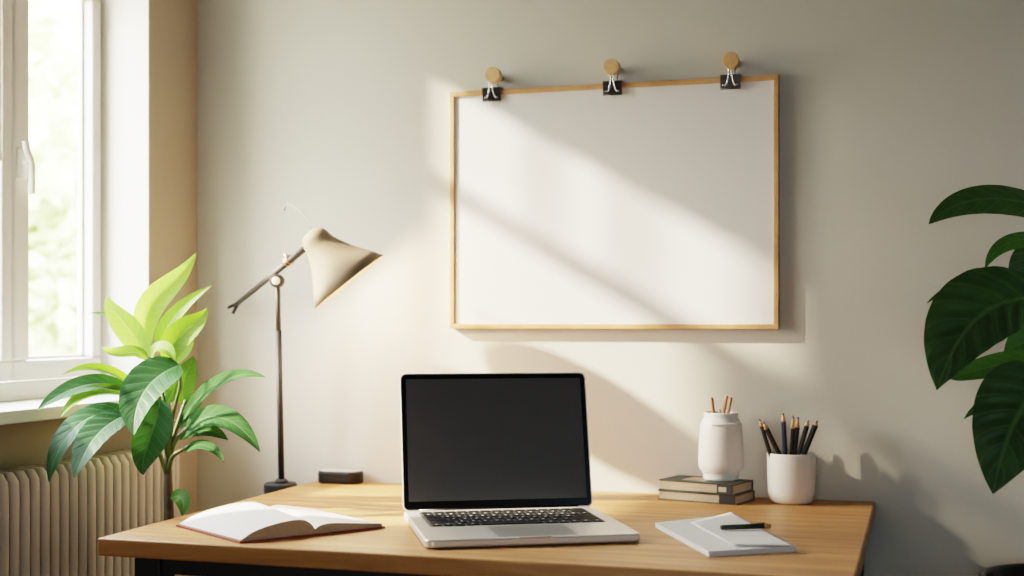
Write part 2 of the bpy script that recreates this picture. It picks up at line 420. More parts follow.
# ------------------------------------------------------------------ whiteboard, clips, pegs
BX0, BX1, BZ0, BZ1 = .6320, 1.3400, DT+.3428, DT+.8593
wb = thing('whiteboard', ((BX0+BX1)/2, -.02, BZ0), 'wide blank white board in a thin pale wood frame hanging on the wall', 'board')
bm = new(); w = .0105; y0, y1 = -.018, -.002
box(bm, (BX0, y0, BZ0), (BX1, y1, BZ0+w)); box(bm, (BX0, y0, BZ1-w), (BX1, y1, BZ1))
box(bm, (BX0, y0, BZ0+w), (BX0+w, y1, BZ1-w)); box(bm, (BX1-w, y0, BZ0+w), (BX1, y1, BZ1-w))
obj('frame', bm, M_pine, wb, bevel=.0012)
bm = new(); box(bm, (BX0+w, -.0135, BZ0+w), (BX1-w, -.004, BZ1-w)); obj('panel', bm, M_board, wb)
pegs = [(492.5, 74.5), (611, 66.5), (730.5, 60)]
clips = [(489.5, 'left'), (611, 'middle'), (729.5, 'right')]
PL = ['round beech wall peg nearest the lamp, above the left end of the white board',
      'round beech wall peg above the middle of the white board',
      'round beech wall peg above the right end of the white board']
CL = ['black binder clip at the left end of the white board top edge',
      'black binder clip gripping the middle of the white board top edge',
      'black binder clip at the right end of the white board top edge']
for i, ((pu, pv), (cu, side)) in enumerate(zip(pegs, clips)):
    p = aty(pu, pv, -.055)
    pg = thing('wall_peg', (p.x, 0, p.z), PL[i], 'peg', 'beech pegs holding the white board')
    bm = new(); lathe(bm, [(0, 0), (.0158, 0), (.0166, .001), (.0166, .0185), (.0158, .0195), (0, .0195)], (0, -1, 0), (p.x, -.037, p.z), 40)
    obj('peg_head', bm, M_peg, pg, bevel=.0006)
    bm = new(); lathe(bm, [(0, 0), (.007, 0), (.007, .0375), (0, .0375)], (0, -1, 0), (p.x, 0, p.z), 20)
    obj('peg_stem', bm, M_peg, pg, smooth=True)
    c = aty(cu, 90, -.035); cx = c.x
    cl = thing('binder_clip', (cx, -.02, BZ1), CL[i], 'clip', 'black binder clips holding the white board')
    hw = .0205
    bm = new()                                        # wedge shaped clamp: two sprung plates and a spine above the frame
    zt, zb = BZ1+.004, BZ1-.024
    prof = [(-.0245, zt), (-.0004, zt), (-.0004, zb), (-.0016, zb), (-.0018, zt-.002), (-.0230, zt-.002), (-.0184, zb), (-.0200, zb)]
    A = [bm.verts.new((cx-hw, y, z)) for y, z in prof]; B = [bm.verts.new((cx+hw, y, z)) for y, z in prof]
    n = len(prof)
    for k in range(n): bm.faces.new((A[k], A[(k+1) % n], B[(k+1) % n], B[k]))
    for q in (A, B):
        for ff in ((0, 5, 6, 7), (0, 1, 4, 5), (1, 2, 3, 4)): bm.faces.new([q[j] for j in ff])
    obj('clamp', bm, M_clip, cl)
    bm = new()                                        # rolled lips along the lower edges
    tube(bm, [(cx-hw, -.0200, zb), (cx+hw, -.0200, zb)], .0016, 8)
    obj('rolled_lip', bm, M_clip, cl, smooth=True)
    def loop(y0, ztop, wb_, wt, zlow, yt):
        return catmull([(cx-wb_-.006, y0, zlow), (cx-wb_, y0, zlow), (cx-wt, yt, (zlow+ztop)/2), (cx-wt*.8, yt, ztop-.002), (cx, yt, ztop), (cx+wt*.8, yt, ztop-.002), (cx+wt, yt, (zlow+ztop)/2), (cx+wb_, y0, zlow), (cx+wb_+.006, y0, zlow)], 6)
    bm = new(); tube(bm, loop(-.0238, BZ1+.019, .0085, .0035, BZ1-.0165, -.0265), .0014, 8)
    obj('wire_handle', bm, M_steel, cl, smooth=True)
    bm = new()                                        # rear handle stands up and hooks over the peg stem
    dx = p.x-cx
    pts = [(cx-.011, -.0040, BZ1+.003), (cx-.008, -.0045, BZ1+.006), (cx-.006+dx*.3, -.008, BZ1+.014), (p.x-.0095, -.022, p.z-.003), (p.x-.007, -.024, p.z+.007), (p.x, -.024, p.z+.0092), (p.x+.007, -.024, p.z+.007), (p.x+.0095, -.022, p.z-.003), (cx+.006+dx*.3, -.008, BZ1+.014), (cx+.008, -.0045, BZ1+.006), (cx+.011, -.0040, BZ1+.003)]
    tube(bm, catmull(pts, 6), .0014, 8); obj('wire_handle', bm, M_steel, cl, smooth=True)

# ------------------------------------------------------------------ desk lamp clamped to the left edge of the desk
LY = -.112
lb = aty(281.5, 487, LY)
LX = lb.x
lamp = thing('desk_lamp', (LX, LY, DT-.03), 'desk lamp with a beige bell shade on a thin dark pole beside the desk', 'lamp')
zbt = DT-.001
bm = new(); lathe(bm, [(0, -.022), (.033, -.022), (.036, -.019), (.036, .002), (.033, .005), (.0, .005)], (0, 0, 1), (DX0-.0375, LY, DT), 48)
obj('base', bm, M_lampblack, lamp, smooth=True, bevel=.001)
bm = new()       # bracket screwed to the edge of the desktop
box(bm, (DX0-.012, LY-.026, DT-.029), (DX0-.0008, LY+.026, DT-.010))
obj('edge_bracket', bm, M_lampblack, lamp, bevel=.001)
ld = depth((LX, LY, 1))-.030       # the pole leans a little into the room
LP = lambda u, v, dd=0: atd(u, v, ld+dd-.11*min(1, (u-277.5)/35))   # the arm swings forward, away from the wall
piv = LP(277.5, 281)
k_ = V((LX, LY, 0))
ptop = V((piv.x, piv.y, piv.z))
bm = new(); lathe(bm, [(0, .004), (.016, .004), (.014, .010), (.010, .014), (.0, .014)], (0, 0, 1), (LX, LY, DT), 24)
obj('pole_collar', bm, M_lampblack, lamp, smooth=True)
joint = V((LX, LY, DT)).lerp(ptop, .76)
bm = new(); tube(bm, [(LX, LY, DT), joint], .0068, 20); obj('lower_pole', bm, M_lampblack, lamp, smooth=True)
bm = new(); tube(bm, [joint, ptop], .0056, 20); obj('upper_pole', bm, M_gunmetal, lamp, smooth=True)
arm0, arm1 = LP(235, 305.5), LP(306, 247.5)
ad = (arm1-arm0).normalized()
bm = new(); tube(bm, [arm0, arm1], [.0052, .0072], 20)
obj('arm', bm, M_gunmetal, lamp, smooth=True)
bm = new()      # forked tail
tube(bm, [LP(239, 302.5), LP(228.5, 307.5)], .0036, 10); tube(bm, [LP(238, 303.5), LP(233, 313)], .0036, 10)
obj('forked_tail', bm, M_lampblack, lamp, smooth=True)
off = -FW*.004
bm = new(); lathe(bm, [(0, -.014), (.0135, -.014), (.0145, -.012), (.0145, .012), (.0135, .014), (0, .014)], -FW, piv+off, 32)
pk = obj('pivot', bm, M_gunmetal, lamp, smooth=True, bevel=.001)
bm = new(); lathe(bm, [(.0085, .0135), (.0085, .016), (.006, .0175), (0, .018)], -FW, piv+off, 24)
obj('pivot_cap', bm, M_pivot, pk, smooth=True)
cc = LP(288.5, 260.5)
bm = new(); lathe(bm, [(.0, -.009), (.0100, -.009), (.0115, -.006), (.0098, -.002), (.0098, .002), (.0115, .006), (.0100, .009), (0, .009)], ad, cc, 24)
tube(bm, [cc, cc+(RT*-.45+UP*.9)*.016], .004, 10)
obj('arm_clip', bm, M_copper, lamp, smooth=True)
# shade, seen side on: axis lies in the picture plane
apex = LP(309.5, 232.0); rimc = LP(348.5, 282.0)
ax = (rimc-apex).normalized(); Lsh = (rimc-apex).length
ax = (ax + FW*.13).normalized()
R0 = .0915
prof = [(0, -.002), (.012, .000), (.022, .005), (.028, .012), (.0305, .020), (.0315, .030), (.0345, .040), (.0405, .053), (.0510, .073), (.0640, .093), (.0765, .110), (R0, Lsh)]
inner = [(r-.0018 if r > .003 else 0, h+.002) for r, h in prof[:-1]]+[(R0-.0018, Lsh)]
bm = new(); lathe(bm, prof+inner[::-1], ax, apex, 64)
sh = obj('lamp_shade', bm, M_shade, lamp, smooth=True)
sh['label'] = 'beige bell shaped shade'
bm = new(); lathe(bm, [(0, .03), (.013, .034), (.013, .05), (.024, .072), (.026, .085), (.018, .102), (0, .108)], ax, apex, 24)
obj('bulb', bm, M_bulb, sh, smooth=True)
wp = [LP(311.5, 228.5), LP(306, 219), LP(297, 209), LP(289.5, 204.5), LP(285.5, 205.5), LP(284, 210.5)]
bm = new(); wc = catmull(wp, 6); tube(bm, wc, [.0011+.0016*max(0, (i/(len(wc)-1)-.7)/.3) for i in range(len(wc))], 10)
obj('hook_wire', bm, M_wire, lamp, smooth=True)

# ------------------------------------------------------------------ small dark puck at the back left of the desk
pb = atz(342.5, 483.5, DT)
pk = thing('speaker', (pb.x, -.036, DT), 'small black rounded speaker with a grey top at the back of the desk', 'speaker')
pc = V((pb.x-.010, -.036, DT)); Mx = Matrix.Translation(pc) @ Matrix.Rotation(.04, 4, 'Z')
bm = new(); prism(bm, rrect(.102, .056, .026, 8), 0, .0265, Mx); obj('body', bm, M_puck, pk, bevel=.005, seg=4)
bm = new(); prism(bm, rrect(.094, .048, .023, 8), .0260, .0282, Mx); obj('top_panel', bm, M_pucktop, pk, bevel=.001)

# ------------------------------------------------------------------ laptop
HL, HR = atz(405.5, 511.5, DT+.014), atz(592, 506.0, DT+.014)
FL_, FR_ = atz(424, 547.0, DT+.004), atz(641, 541.0, DT+.004)
xd = ((HR-HL).normalized()+(FR_-FL_).normalized()).normalized(); xd.z = 0; xd.normalize()
yd = V((-xd.y, xd.x, 0))                             # towards the hinge
hm, fm = (HL+HR)/2, (FL_+FR_)/2
LW = ((HR-HL).length+(FR_-FL_).length)/2*1.008
LDp = (hm-fm).dot(yd)
fm2 = fm
org = V((fm2.x, fm2.y, DT)) + xd*((hm-fm).dot(xd)*.5)
print('LAPTOP', LW, LDp, (hm-fm).dot(xd))
LM = Matrix((( xd.x, yd.x, 0, org.x), (xd.y, yd.y, 0, org.y), (0, 0, 1, DT), (0, 0, 0, 1)))   # x right, y to hinge, origin front middle
lap = thing('laptop', org, 'open silver laptop with a dark screen and black keys in the middle of the desk', 'laptop')
bm = new(); prism(bm, [(x, y+LDp/2) for x, y in rrect(LW, LDp, .016, 8)], .0018, .0150, LM)
obj('base', bm, M_alu, lap, bevel=.0035, seg=4)
for sx in (-1, 1):
    for sy in (.03, LDp-.03):
        bm = new(); lathe(bm, [(0, 0), (.006, 0), (.006, .002), (0, .002)], (0, 0, 1), LM @ V((sx*(LW/2-.03), sy, 0)), 16)
        obj('rubber_foot', bm, M_key, lap)
KW, KY0, KY1 = LW*.86, LDp*.40, LDp*.91
bm = new(); prism(bm, [(x, y+(KY0+KY1)/2) for x, y in rrect(KW, KY1-KY0, .004, 4)], .0140, .01515, LM)
kb = obj('keyboard', bm, M_well, lap)
rows = [[1]*14, [1]*13+[1.5], [1.5]+[1]*13, [1.8]+[1]*11+[1.8], [2.3]+[1]*10+[2.3], [1, 1, 1, 1.25, 5.6, 1.25, 1, 1, 1, 1]]
hs = [.6, 1, 1, 1, 1, 1]; tot = sum(hs); gap = .0028
y = KY1-.002; ph = (KY1-KY0-.004)/tot
for row, h in zip(rows, hs):
    unit = (KW-.006)/sum(row); x = -KW/2+.003
    for wk in row:
        bm = new()
        x0, x1, yb, yt = x+gap/2, x+wk*unit-gap/2, y-h*ph+gap/2, y-gap/2
        bot = [(x0, yb), (x1, yb), (x1, yt), (x0, yt)]; e = .0006
        hexa(bm, [LM @ V((a, b, .0150)) for a, b in bot], [LM @ V((a, b, .0166)) for a, b in ((x0+e, yb+e), (x1-e, yb+e), (x1-e, yt-e), (x0+e, yt-e))])
        if wk <= 1.3 and h == 1:    # small pale legend on the key cap
            cxk, cyk = (x0+x1)/2, (yb+yt)/2
            vs = [bm.verts.new(LM @ V((cxk+a*.0022, cyk+b*.003, .01668))) for a, b in ((-1, -1), (1, -1), (1, 1), (-1, 1))]
            bm.faces.new(vs).material_index = 1
        obj('key', bm, [M_key, M_keylegend], kb)
        x += wk*unit
    y -= h*ph
bm = new(); prism(bm, [(x+.008, y+LDp*.20) for x, y in rrect(LW*.37, LDp*.33, .005, 5)], .0149, .01525, LM)
obj('trackpad', bm, M_alu2, lap)
bm = new(); prism(bm, [(x, y+.002) for x, y in rrect(.052, .006, .002, 3)], .0125, .0154, LM)
obj('finger_notch', bm, M_alu2, lap)
# lid: leans back so that its top edge meets the top corners
hz = .0140
TL, TR = V((403, 373)), V((585, 373))
def lid_err(th, Hh):
    p = LM @ V((0, LDp-.004+math.sin(th)*Hh, hz+math.cos(th)*Hh)); return HOR-FPX*(p.z-CAM.z)/depth(p)
th = math.radians(14)
Hh = .2
while lid_err(th, Hh) > 373.0: Hh += .0005
print('LID', Hh)
LID = LM @ Matrix.Translation((0, LDp-.004, hz)) @ Matrix.Rotation(PI/2-th, 4, 'X')   # local x right, y up the lid, z to the viewer
LID = LID
bm = new(); prism(bm, [(x, y+Hh/2) for x, y in rrect(LW, Hh, .011, 8)], -.0055, .0, LID)
lid = obj('lid', bm, M_alu, lap, bevel=.0012)
bm = new(); prism(bm, [(x, y+Hh/2) for x, y in rrect(LW-.005, Hh-.005, .009, 8)], -.0004, .0007, LID)
obj('bezel', bm, M_bezel, lid)
bm = new(); prism(bm, [(x, y+Hh*.512) for x, y in rrect(LW*.940, Hh*.890, .002, 3)], .0005, .0010, LID)
obj('display', bm, M_screen, lid)
bm = new(); tube(bm, [LM @ V((-LW*.42, LDp-.0035, .0145)), LM @ V((LW*.42, LDp-.0035, .0145))], .0034, 16)
obj('hinge', bm, M_bezel, lap, smooth=True)

# ------------------------------------------------------------------ open book
ob = thing('open_book', (.52, -.62, DT), 'open blank book with a dark red cover lying at the left end of the desk', 'book')
# outline corners on the desk, spine from back to front
LB, LF = atz(193, 516, DT+.004), atz(241, 541, DT+.004)
SB, SF = atz(267, 511, DT+.008), atz(315, 531, DT+.008)
RB, RF = atz(312, 508, DT+.010), atz(382, 525.0, DT+.006)
LB = atz(179, 524.5, DT+.004)
def book_side(A0, A1, B0, B1, prof, name_off, thick):
    """pages from the spine (A0 back, A1 front) to the outer edge (B0 back, B1 front); prof gives (fraction, height)"""
    pr = catmull([V((a, b, 0)) for a, b in prof], 6)
    bm = new(); nx = 10; grid = []
    for i in range(nx+1):
        s = i/nx; a = A0.lerp(A1, s); b = B0.lerp(B1, s); row = []
        for q in pr:
            p = a.lerp(b, q.x); row.append((V((p.x, p.y, DT+q.y)), V((p.x, p.y, DT+.0035))))
        grid.append(row)
    top = [[bm.verts.new(c[0]) for c in r] for r in grid]; m = len(pr)
    bot = [[bm.verts.new(c[1]) for c in r] for r in grid]
    for i in range(nx):
        for j in range(m-1):
            bm.faces.new((top[i][j], top[i+1][j], top[i+1][j+1], top[i][j+1]))
            bm.faces.new((bot[i][j], bot[i][j+1], bot[i+1][j+1], bot[i+1][j]))
    for j in range(m-1):
        for r, e in ((0, 1), (nx, 1)):
            bm.faces.new((top[r][j], top[r][j+1], bot[r][j+1], bot[r][j])).material_index = 1
    for i in range(nx):
        for c in (0, m-1): bm.faces.new((top[i][c], top[i+1][c], bot[i+1][c], bot[i][c])).material_index = 1
    return bm
bm = book_side(SB, SF, LB, LF, [(0, .011), (.05, .020), (.16, .0285), (.34, .0295), (.62, .0245), (.84, .0165), (.95, .009), (1, .0055)], 0, 0)
lp = obj('left_pages', bm, [M_page, M_pageedge], ob, smooth=False)
bm = book_side(SB, SF, RB, RF, [(0, .011), (.08, .0165), (.25, .0185), (.6, .014), (.9, .010), (1, .0085)], 0, 0)
obj('right_pages', bm, [M_page, M_pageedge], ob)
bm = new()
def grow(p, c, k): return c+(p-c)*k
cen = (LB+LF+RB+RF)/4
q = [grow(p, cen, 1.03) for p in (LB, LF, SF, RF, RB, SB)]
hexa(bm, [V((p.x, p.y, DT+.0005)) for p in q], [V((p.x, p.y, DT+.0035)) for p in q])
obj('cover', bm, M_cover_red, ob)

# ------------------------------------------------------------------ stacked books, jar and sticks
def closed_book(ang, cx, cy, w, d, z, t, cm, label, band=True):
    M = Matrix.Translation((cx, cy, z)) @ Matrix.Rotation(ang, 4, 'Z')
    b = thing('closed_book', (cx, cy, z), label, 'book', 'books stacked under the white jar')
    bm = new(); c = .0022
    box(bm, (-w/2, -d/2, 0), (w/2, d/2, c), M=M); box(bm, (-w/2, -d/2, t-c), (w/2, d/2, t), M=M)
    box(bm, (-w/2, d/2-c, c), (w/2, d/2, t-c), M=M)
    obj('cover', bm, cm, b, bevel=.0006)
    bm = new(); box(bm, (-w/2+.003, -d/2+.002, c), (w/2-.003, d/2-c, t-c), M=M); obj('pages', bm, M_pageedge, b)
    if band:
        bm = new(); box(bm, (w/2-.038, -d/2-.0006, 0.0004), (w/2-.006, -d/2+.004, t-.0002), M=M); bd = obj('spine_label', bm, M_label_black, b)
    return b, M
BT = .0195
BC = (1.202, -.0785)
b2, M2 = closed_book(-.25, BC[0], BC[1]+.001, .171, .094, DT, BT, M_cover_grey, 'olive grey closed book at the bottom of the small stack')
b1, M1 = closed_book(-.275, BC[0], BC[1]-.001, .165, .092, DT+BT, BT+.0015, M_cover_dark, 'dark green closed book on top of the stack, under the white jar')
bm = new(); box(bm, (.165/2-.034, -.046-.0014, .005), (.165/2-.018, -.046, .0145), M=M1); obj('pale_sticker', bm, M_label_pale, b1)
bm = new(); 
box(bm, (-.040, -.030, BT+.0015), (.010, .030, BT+.0018), M=M1); obj('cover_picture', bm, mat('cover_art', (.26, .19, .15), .35, noise=.5, nscale=22), b1)
zt = DT+2*BT+.0019
jc = aty(721, 476, -.066); JC = V((jc.x, jc.y, zt))
jar = thing('jar', JC, 'white ceramic jar standing on the two stacked books', 'jar')
kk = depth(JC)/FPX
pr = [(0, .0), (.0350, 0), (.0365, .003), (.0360, .010), (.0385, .0135), (.0445, .021), (.0462, .032), (.0455, .060), (.0435, .088), (.0425, .098), (.0408, .104), (.0385, .109), (.0350, .114), (.0345, .119), (.0352, .1225), (.0340, .1245), (.0318, .124), (.0312, .118), (.0330, .110), (.038, .100), (.040, .060), (.038, .020), (.03, .014), (0, .013)]
pr = [(a*.985, b*1.085) for a, b in pr]
bm = new(); lathe(bm, pr, (0, 0, 1), JC, 56)
obj('body', bm, M_ceramic, jar, smooth=True)
bm = new()      # ledge on the shoulder and small notch tab at the rim
a0 = JC+V((.033, -.014, .100)); a1 = JC+V((.010, -.036, .100))
tube(bm, catmull([JC+V((math.cos(t)*.040, math.sin(t)*.040, .1125)) for t in [-1.9+.2*i for i in range(10)]], 3), .0034, 10)
obj('shoulder_ridge', bm, M_ceramic, jar, smooth=True)
def stick(u0, v0, u1, v1, dd, r, m, label, zb, name='wooden_stick', cat='stick', grp='brown sticks in the white jar'):
    d0 = depth(JC)+dd
    tip, mid = atd(u0, v0, d0), atd(u1, v1, d0); dr = (mid-tip).normalized()
    t = (zb-tip.z)/dr.z; bot = tip+dr*t
    o = thing(name, bot, label, cat, grp)
    bm = new(); tube(bm, [bot, tip-(tip-bot).normalized()*.002, tip], [r, r, r*.8], 14); obj('shaft', bm, m, o, smooth=True)
    return o
zb = zt+.0148
stick(711.5, 397.5, 713.5, 413, -.012, .0036, M_stick, 'leftmost brown wooden stick in the white jar', zb)
stick(726.7, 395.5, 723.5, 413, -.014, .0036, M_stick, 'middle and tallest brown wooden stick in the white jar', zb)
stick(731.2, 397.5, 728, 413, .012, .0034, M_stick, 'rightmost brown wooden stick in the white jar, leaning right', zb)
stick(719.6, 409.5, 719.6, 414, .004, .0024, M_greystick, 'short grey metal rod just showing above the rim of the white jar', zb, 'metal_rod', 'rod', None)

# ------------------------------------------------------------------ pencil cup and pencils
cb = aty(791.5, 497, -.070); CC = V((cb.x, -.072, DT))
cup = thing('pencil_cup', CC, 'white rounded ceramic cup full of dark pencils near the right end of the desk', 'cup')
pr = [(0, 0), (.034, 0), (.039, .002), (.0425, .008), (.0455, .020), (.0470, .045), (.0476, .075), (.0478, .097), (.0472, .099), (.0456, .099), (.0448, .096), (.0440, .06), (.0425, .022), (.038, .010), (0, .008)]
bm = new(); lathe(bm, pr, (0, 0, 1), CC, 64); obj('body', bm, M_ceramic2, cup, smooth=True)
def pencil(u0, v0, u1, v1, dd, db, r, m, label, tipr=.0018, wl=.020):
    d0 = depth(CC)
    tip, mid = atd(u0, v0, d0+dd), atd(u1, v1, d0+dd*.75+db*.25); dr = (mid-tip).normalized()
    zb = DT+.0125; r *= 1.26; wl *= .8
    bot = tip+dr*((zb-tip.z)/dr.z)
    # keep the foot inside the cup
    off = V((bot.x-CC.x, bot.y-CC.y, 0))
    if off.length > .033: bot = V((CC.x, CC.y, zb))+off.normalized()*.033
    dr = (tip-bot).normalized(); Ln = (tip-bot).length
    o = thing('pencil', bot, label, 'pencil', 'dark pencils in the white cup')
    x = dr.orthogonal()
    bm = new(); lathe(bm, [(0, 0), (r, 0), (r, Ln-wl)], dr, bot, 6, ); bm.verts.ensure_lookup_table()
    obj('barrel', bm, m, o)
    bm = new(); lathe(bm, [(r*.98, Ln-wl), (tipr*1.2, Ln-.005)], dr, bot, 14, caps=(True, True)); obj('wood_tip', bm, M_pencilwood, o, smooth=True)
    bm = new(); lathe(bm, [(tipr*1.2, Ln-.005), (.0006, Ln), (0, Ln)], dr, bot, 12); obj('lead', bm, M_lead, o, smooth=True)
pencil(759.3, 418.5, 769.5, 452, -.012, -.01, .0034, M_pencil, 'leftmost slim black pencil in the cup, leaning left')
pencil(763.0, 421.5, 778, 452, -.026, -.02, .0042, M_pencil, 'thicker black pencil second from the left in the cup')
pencil(783.0, 413.0, 785, 453, .010, .0, .0040, M_pencilnavy, 'upright navy blue pencil, tallest in the cup', wl=.022)
pencil(793.2, 415.5, 791.5, 453, -.022, -.02, .0032, M_pencil, 'slim black pencil just right of the navy one in the cup', wl=.032)
pencil(798.3, 416.8, 794.0, 454, -.002, .015, .0044, M_pencil, 'thick black pencil in the middle right of the cup', wl=.026)
pencil(808.5, 420.0, 799, 453, .022, .015, .0042, M_pencil, 'black pencil leaning right, second from the right in the cup', wl=.016)
pencil(817.5, 420.2, 804, 453, -.008, -.005, .0048, M_pencil, 'rightmost black pencil, leaning farthest right in the cup', wl=.014)

# ------------------------------------------------------------------ paper pad, loose sheet and pen
pL, pF, pR, pB = atz(655.5, 524.5, DT+.005), atz(709, 553.5, DT+.005), atz(796, 548.5, DT+.005), atz(722, 517.5, DT+.005)
print('PAPER', pL, pF, pR, pB)
padt = .0085
pd = thing('paper_pad', ((pL+pR)/2)[:2]+(DT,), 'thick pad of blank white paper lying at the right end of the desk', 'paper')
bm = new(); q = [pL, pF, pR, pB]
nl = 5
for i in range(nl):
    j = V((random.uniform(-.001, .001), random.uniform(-.001, .001), 0))
    hexa(bm, [V((p.x, p.y, DT+.0002+padt*i/nl))+j for p in q], [V((p.x, p.y, DT+padt*(i+1)/nl-.0001))+j for p in q])
obj('sheets', bm, M_paper, pd)
sB, sR = atz(731.5, 511.5, DT+.010), atz(795, 543.5, DT+.016)
sL, sF = atz(690, 522, DT+.010), atz(733, 543.5, DT+.013)
sh_ = thing('paper_sheet', ((sB+sF)/2)[:2]+(DT+padt,), 'loose blank white sheet lying askew on the paper pad under the green pen', 'paper')
bm = new(); n = 14; g = []
for i in range(n+1):
    for j in range(n+1):
        a = sB.lerp(sR, i/n); b = sL.lerp(sF, i/n); p = a.lerp(b, j/n)
        z = DT+padt+.0006+.0035*max(0, (i/n-.35)/.65)**2*(.45+.55*(1-j/n))
        g.append(bm.verts.new((p.x, p.y, z)))
for i in range(n):
    for j in range(n): bm.faces.new((g[i*(n+1)+j], g[(i+1)*(n+1)+j], g[(i+1)*(n+1)+j+1], g[i*(n+1)+j+1]))
o = obj('sheet', bm, M_paper, sh_, smooth=True); so = o.modifiers.new('sol', 'SOLIDIFY'); so.thickness = .0004; so.offset = 1
pz = DT+padt+.0062
p0, p1 = atz(720.5, 527.5, pz), atz(771, 525.8, pz+.0015)
pen = thing('pen', p0, 'dark green pen with a brass end lying on the paper', 'pen')
dr = (p1-p0).normalized(); Ln = (p1-p0).length
bm = new(); lathe(bm, [(0, 0), (.0034, .0), (.0042, .003), (.0044, .02), (.0044, Ln*.86)], dr, p0, 20, caps=(False, True)); obj('barrel', bm, M_pen, pen, smooth=True)
bm = new(); lathe(bm, [(0, Ln*.86), (.0046, Ln*.86), (.0046, Ln*.9), (.0040, Ln*.98), (.0, Ln)], dr, p0, 20); obj('brass_end', bm, M_brass, pen, smooth=True)
bm = new(); tube(bm, [p0+dr*Ln*.88+UP*.0052, p0+dr*Ln*.60+UP*.0056], .0009, 8); obj('pocket_clip', bm, M_brass, pen, smooth=True)

# ------------------------------------------------------------------ leaves
def leaf(parent, pts, w, m, nrm=None, fold=.25, quilt=0, skew=0, n=26, k=10, a=.62, b=.85, wave=0, droop=0, bw=0):
    """blade along a curve from base to tip; w = full width; nrm = the way the upper face looks"""
    mid = bez(pts, n); nrm = (nrm or -FW).normalized()
    smax = max((i/n)**a*(1-i/n)**b for i in range(n+1))
    bm = new(); uvl = bm.loops.layers.uv.new('leaf'); rows = []; uvs = {}
    ph = random.uniform(0, 6)
    for i, p in enumerate(mid):
        s = i/n; t = (mid[min(i+1, n)]-mid[max(i-1, 0)]).normalized()
        side = t.cross(nrm).normalized(); up = side.cross(t).normalized()
        if up.dot(nrm) < 0: up = -up
        hw = max(.0008, w/2*((s**a*(1-s)**b)/smax+bw*(1-s)*.2)); row = []
        for j in range(-k, k+1):
            x = j/k
            f = fold*abs(x)**1.3 - droop*x*x
            z = hw*f
            if quilt: z += quilt*hw*(abs(math.sin(PI*(s*8-abs(x)*3.0*.5)))-.5)*(abs(x)*(1.15-abs(x))*2.2)
            if wave: z += wave*hw*abs(x)**2*math.sin(s*11+ph+(2 if x > 0 else 0))
            v = bm.verts.new(p+side*(hw*x*(1+(skew if x > 0 else -skew)))+up*z); uvs[v] = (s, .5+x/2); row.append(v)
        rows.append(row)
    for A, B in zip(rows, rows[1:]):
        for j in range(2*k):
            f = bm.faces.new((A[j], A[j+1], B[j+1], B[j]))
            for l in f.loops: l[uvl].uv = uvs[l.vert]
    o = obj('leaf', bm, m, parent, smooth=True)
    return o
def px(u, v, d): return atd(u, v, d)

# left plant
pd0 = 2.62
pot0 = px(168, 520, pd0); PX, PY = pot0.x, pot0.y
plant = thing('potted_plant', (PX, PY, 0), 'tall bright green broad leaved plant between the window and the lamp', 'plant')
bm = new(); lathe(bm, [(0, 0), (.066, 0), (.072, .01), (.086, .34), (.090, .345), (.090, .372), (.083, .374), (.080, .34), (0, .335)], (0, 0, 1), (PX, PY, 0), 40)
obj('pot', bm, M_pot, plant, smooth=True)
bm = new(); lathe(bm, [(.0805, .338), (.05, .348), (0, .352)], (0, 0, 1), (PX, PY, 0), 24); obj('soil', bm, M_soil, plant, smooth=True)
st = px(167.5, 455, pd0)
bm = new(); tube(bm, catmull([(PX, PY, .34), px(169, 545, pd0), px(169, 515, pd0), px(168, 480, pd0), st], 6), [.0125-.0002*i for i in range(25)], 14)
obj('trunk', bm, M_trunk, plant, smooth=True)
def petiole(pts, r=.0035, m=M_stem):
    bm = new(); c = catmull(pts, 8); tube(bm, c, [r*(1.25-.5*i/(len(c)-1)) for i in range(len(c))], 8); obj('stalk', bm, m, plant, smooth=True)
fk = px(168, 462, pd0)
petiole([fk, px(165, 430, 2.61), px(160, 400, 2.60), px(153, 375, 2.58), px(144, 350, 2.57)], .0036)
petiole([fk, px(168, 430, 2.60), px(163, 395, 2.58), px(152, 368, 2.58), px(147, 345, 2.58)], .0032)
petiole([fk, px(171, 430, 2.62), px(168, 400, 2.63), px(160, 372, 2.63), px(168, 360, 2.63)], .0034)
petiole([fk, px(173, 440, 2.62), px(180, 418, 2.62), px(186, 400, 2.62)], .0050)
petiole([fk, px(170, 455, 2.62), px(176, 440, 2.60), px(188, 428, 2.60)], .0050)
petiole([px(168, 476, pd0), px(172, 458, 2.60), px(182, 450, 2.60), px(190, 446, 2.60)], .0042)
petiole([px(168, 478, pd0), px(160, 455, 2.60), px(150, 430, 2.57), px(130, 412, 2.52)], .0040)
petiole([fk, px(165, 440, 2.60), px(160, 418, 2.58), px(157, 410, 2.56)], .0040)
petiole([fk, px(166, 430, 2.60), px(156, 405, 2.57), px(135, 392, 2.54)], .0040)
petiole([fk, px(172, 420, 2.58), px(180, 385, 2.54), px(178, 368, 2.53)], .0036)
petiole([px(169, 505, pd0), px(171, 500, 2.615), px(172, 497, 2.61)], .0030)
pxw = lambda p, d: p*d/FPX
def L(base, ctl, tip, w, m, d0, d1, tilt=(0, 0), **kw):
    ds = [d0+(d1-d0)*t for t in (0, .5, 1)]
    pts = [px(*base, d0)]
    cs = ctl if isinstance(ctl[0], tuple) else (ctl,)
    for i, c in enumerate(cs): pts.append(px(*c, d0+(d1-d0)*(i+1)/(len(cs)+1)))
    pts.append(px(*tip, d1))
    nrm = -FW + RT*tilt[0] + UP*tilt[1]
    return leaf(plant, pts, pxw(w, (d0+d1)/2), m, nrm, **kw)
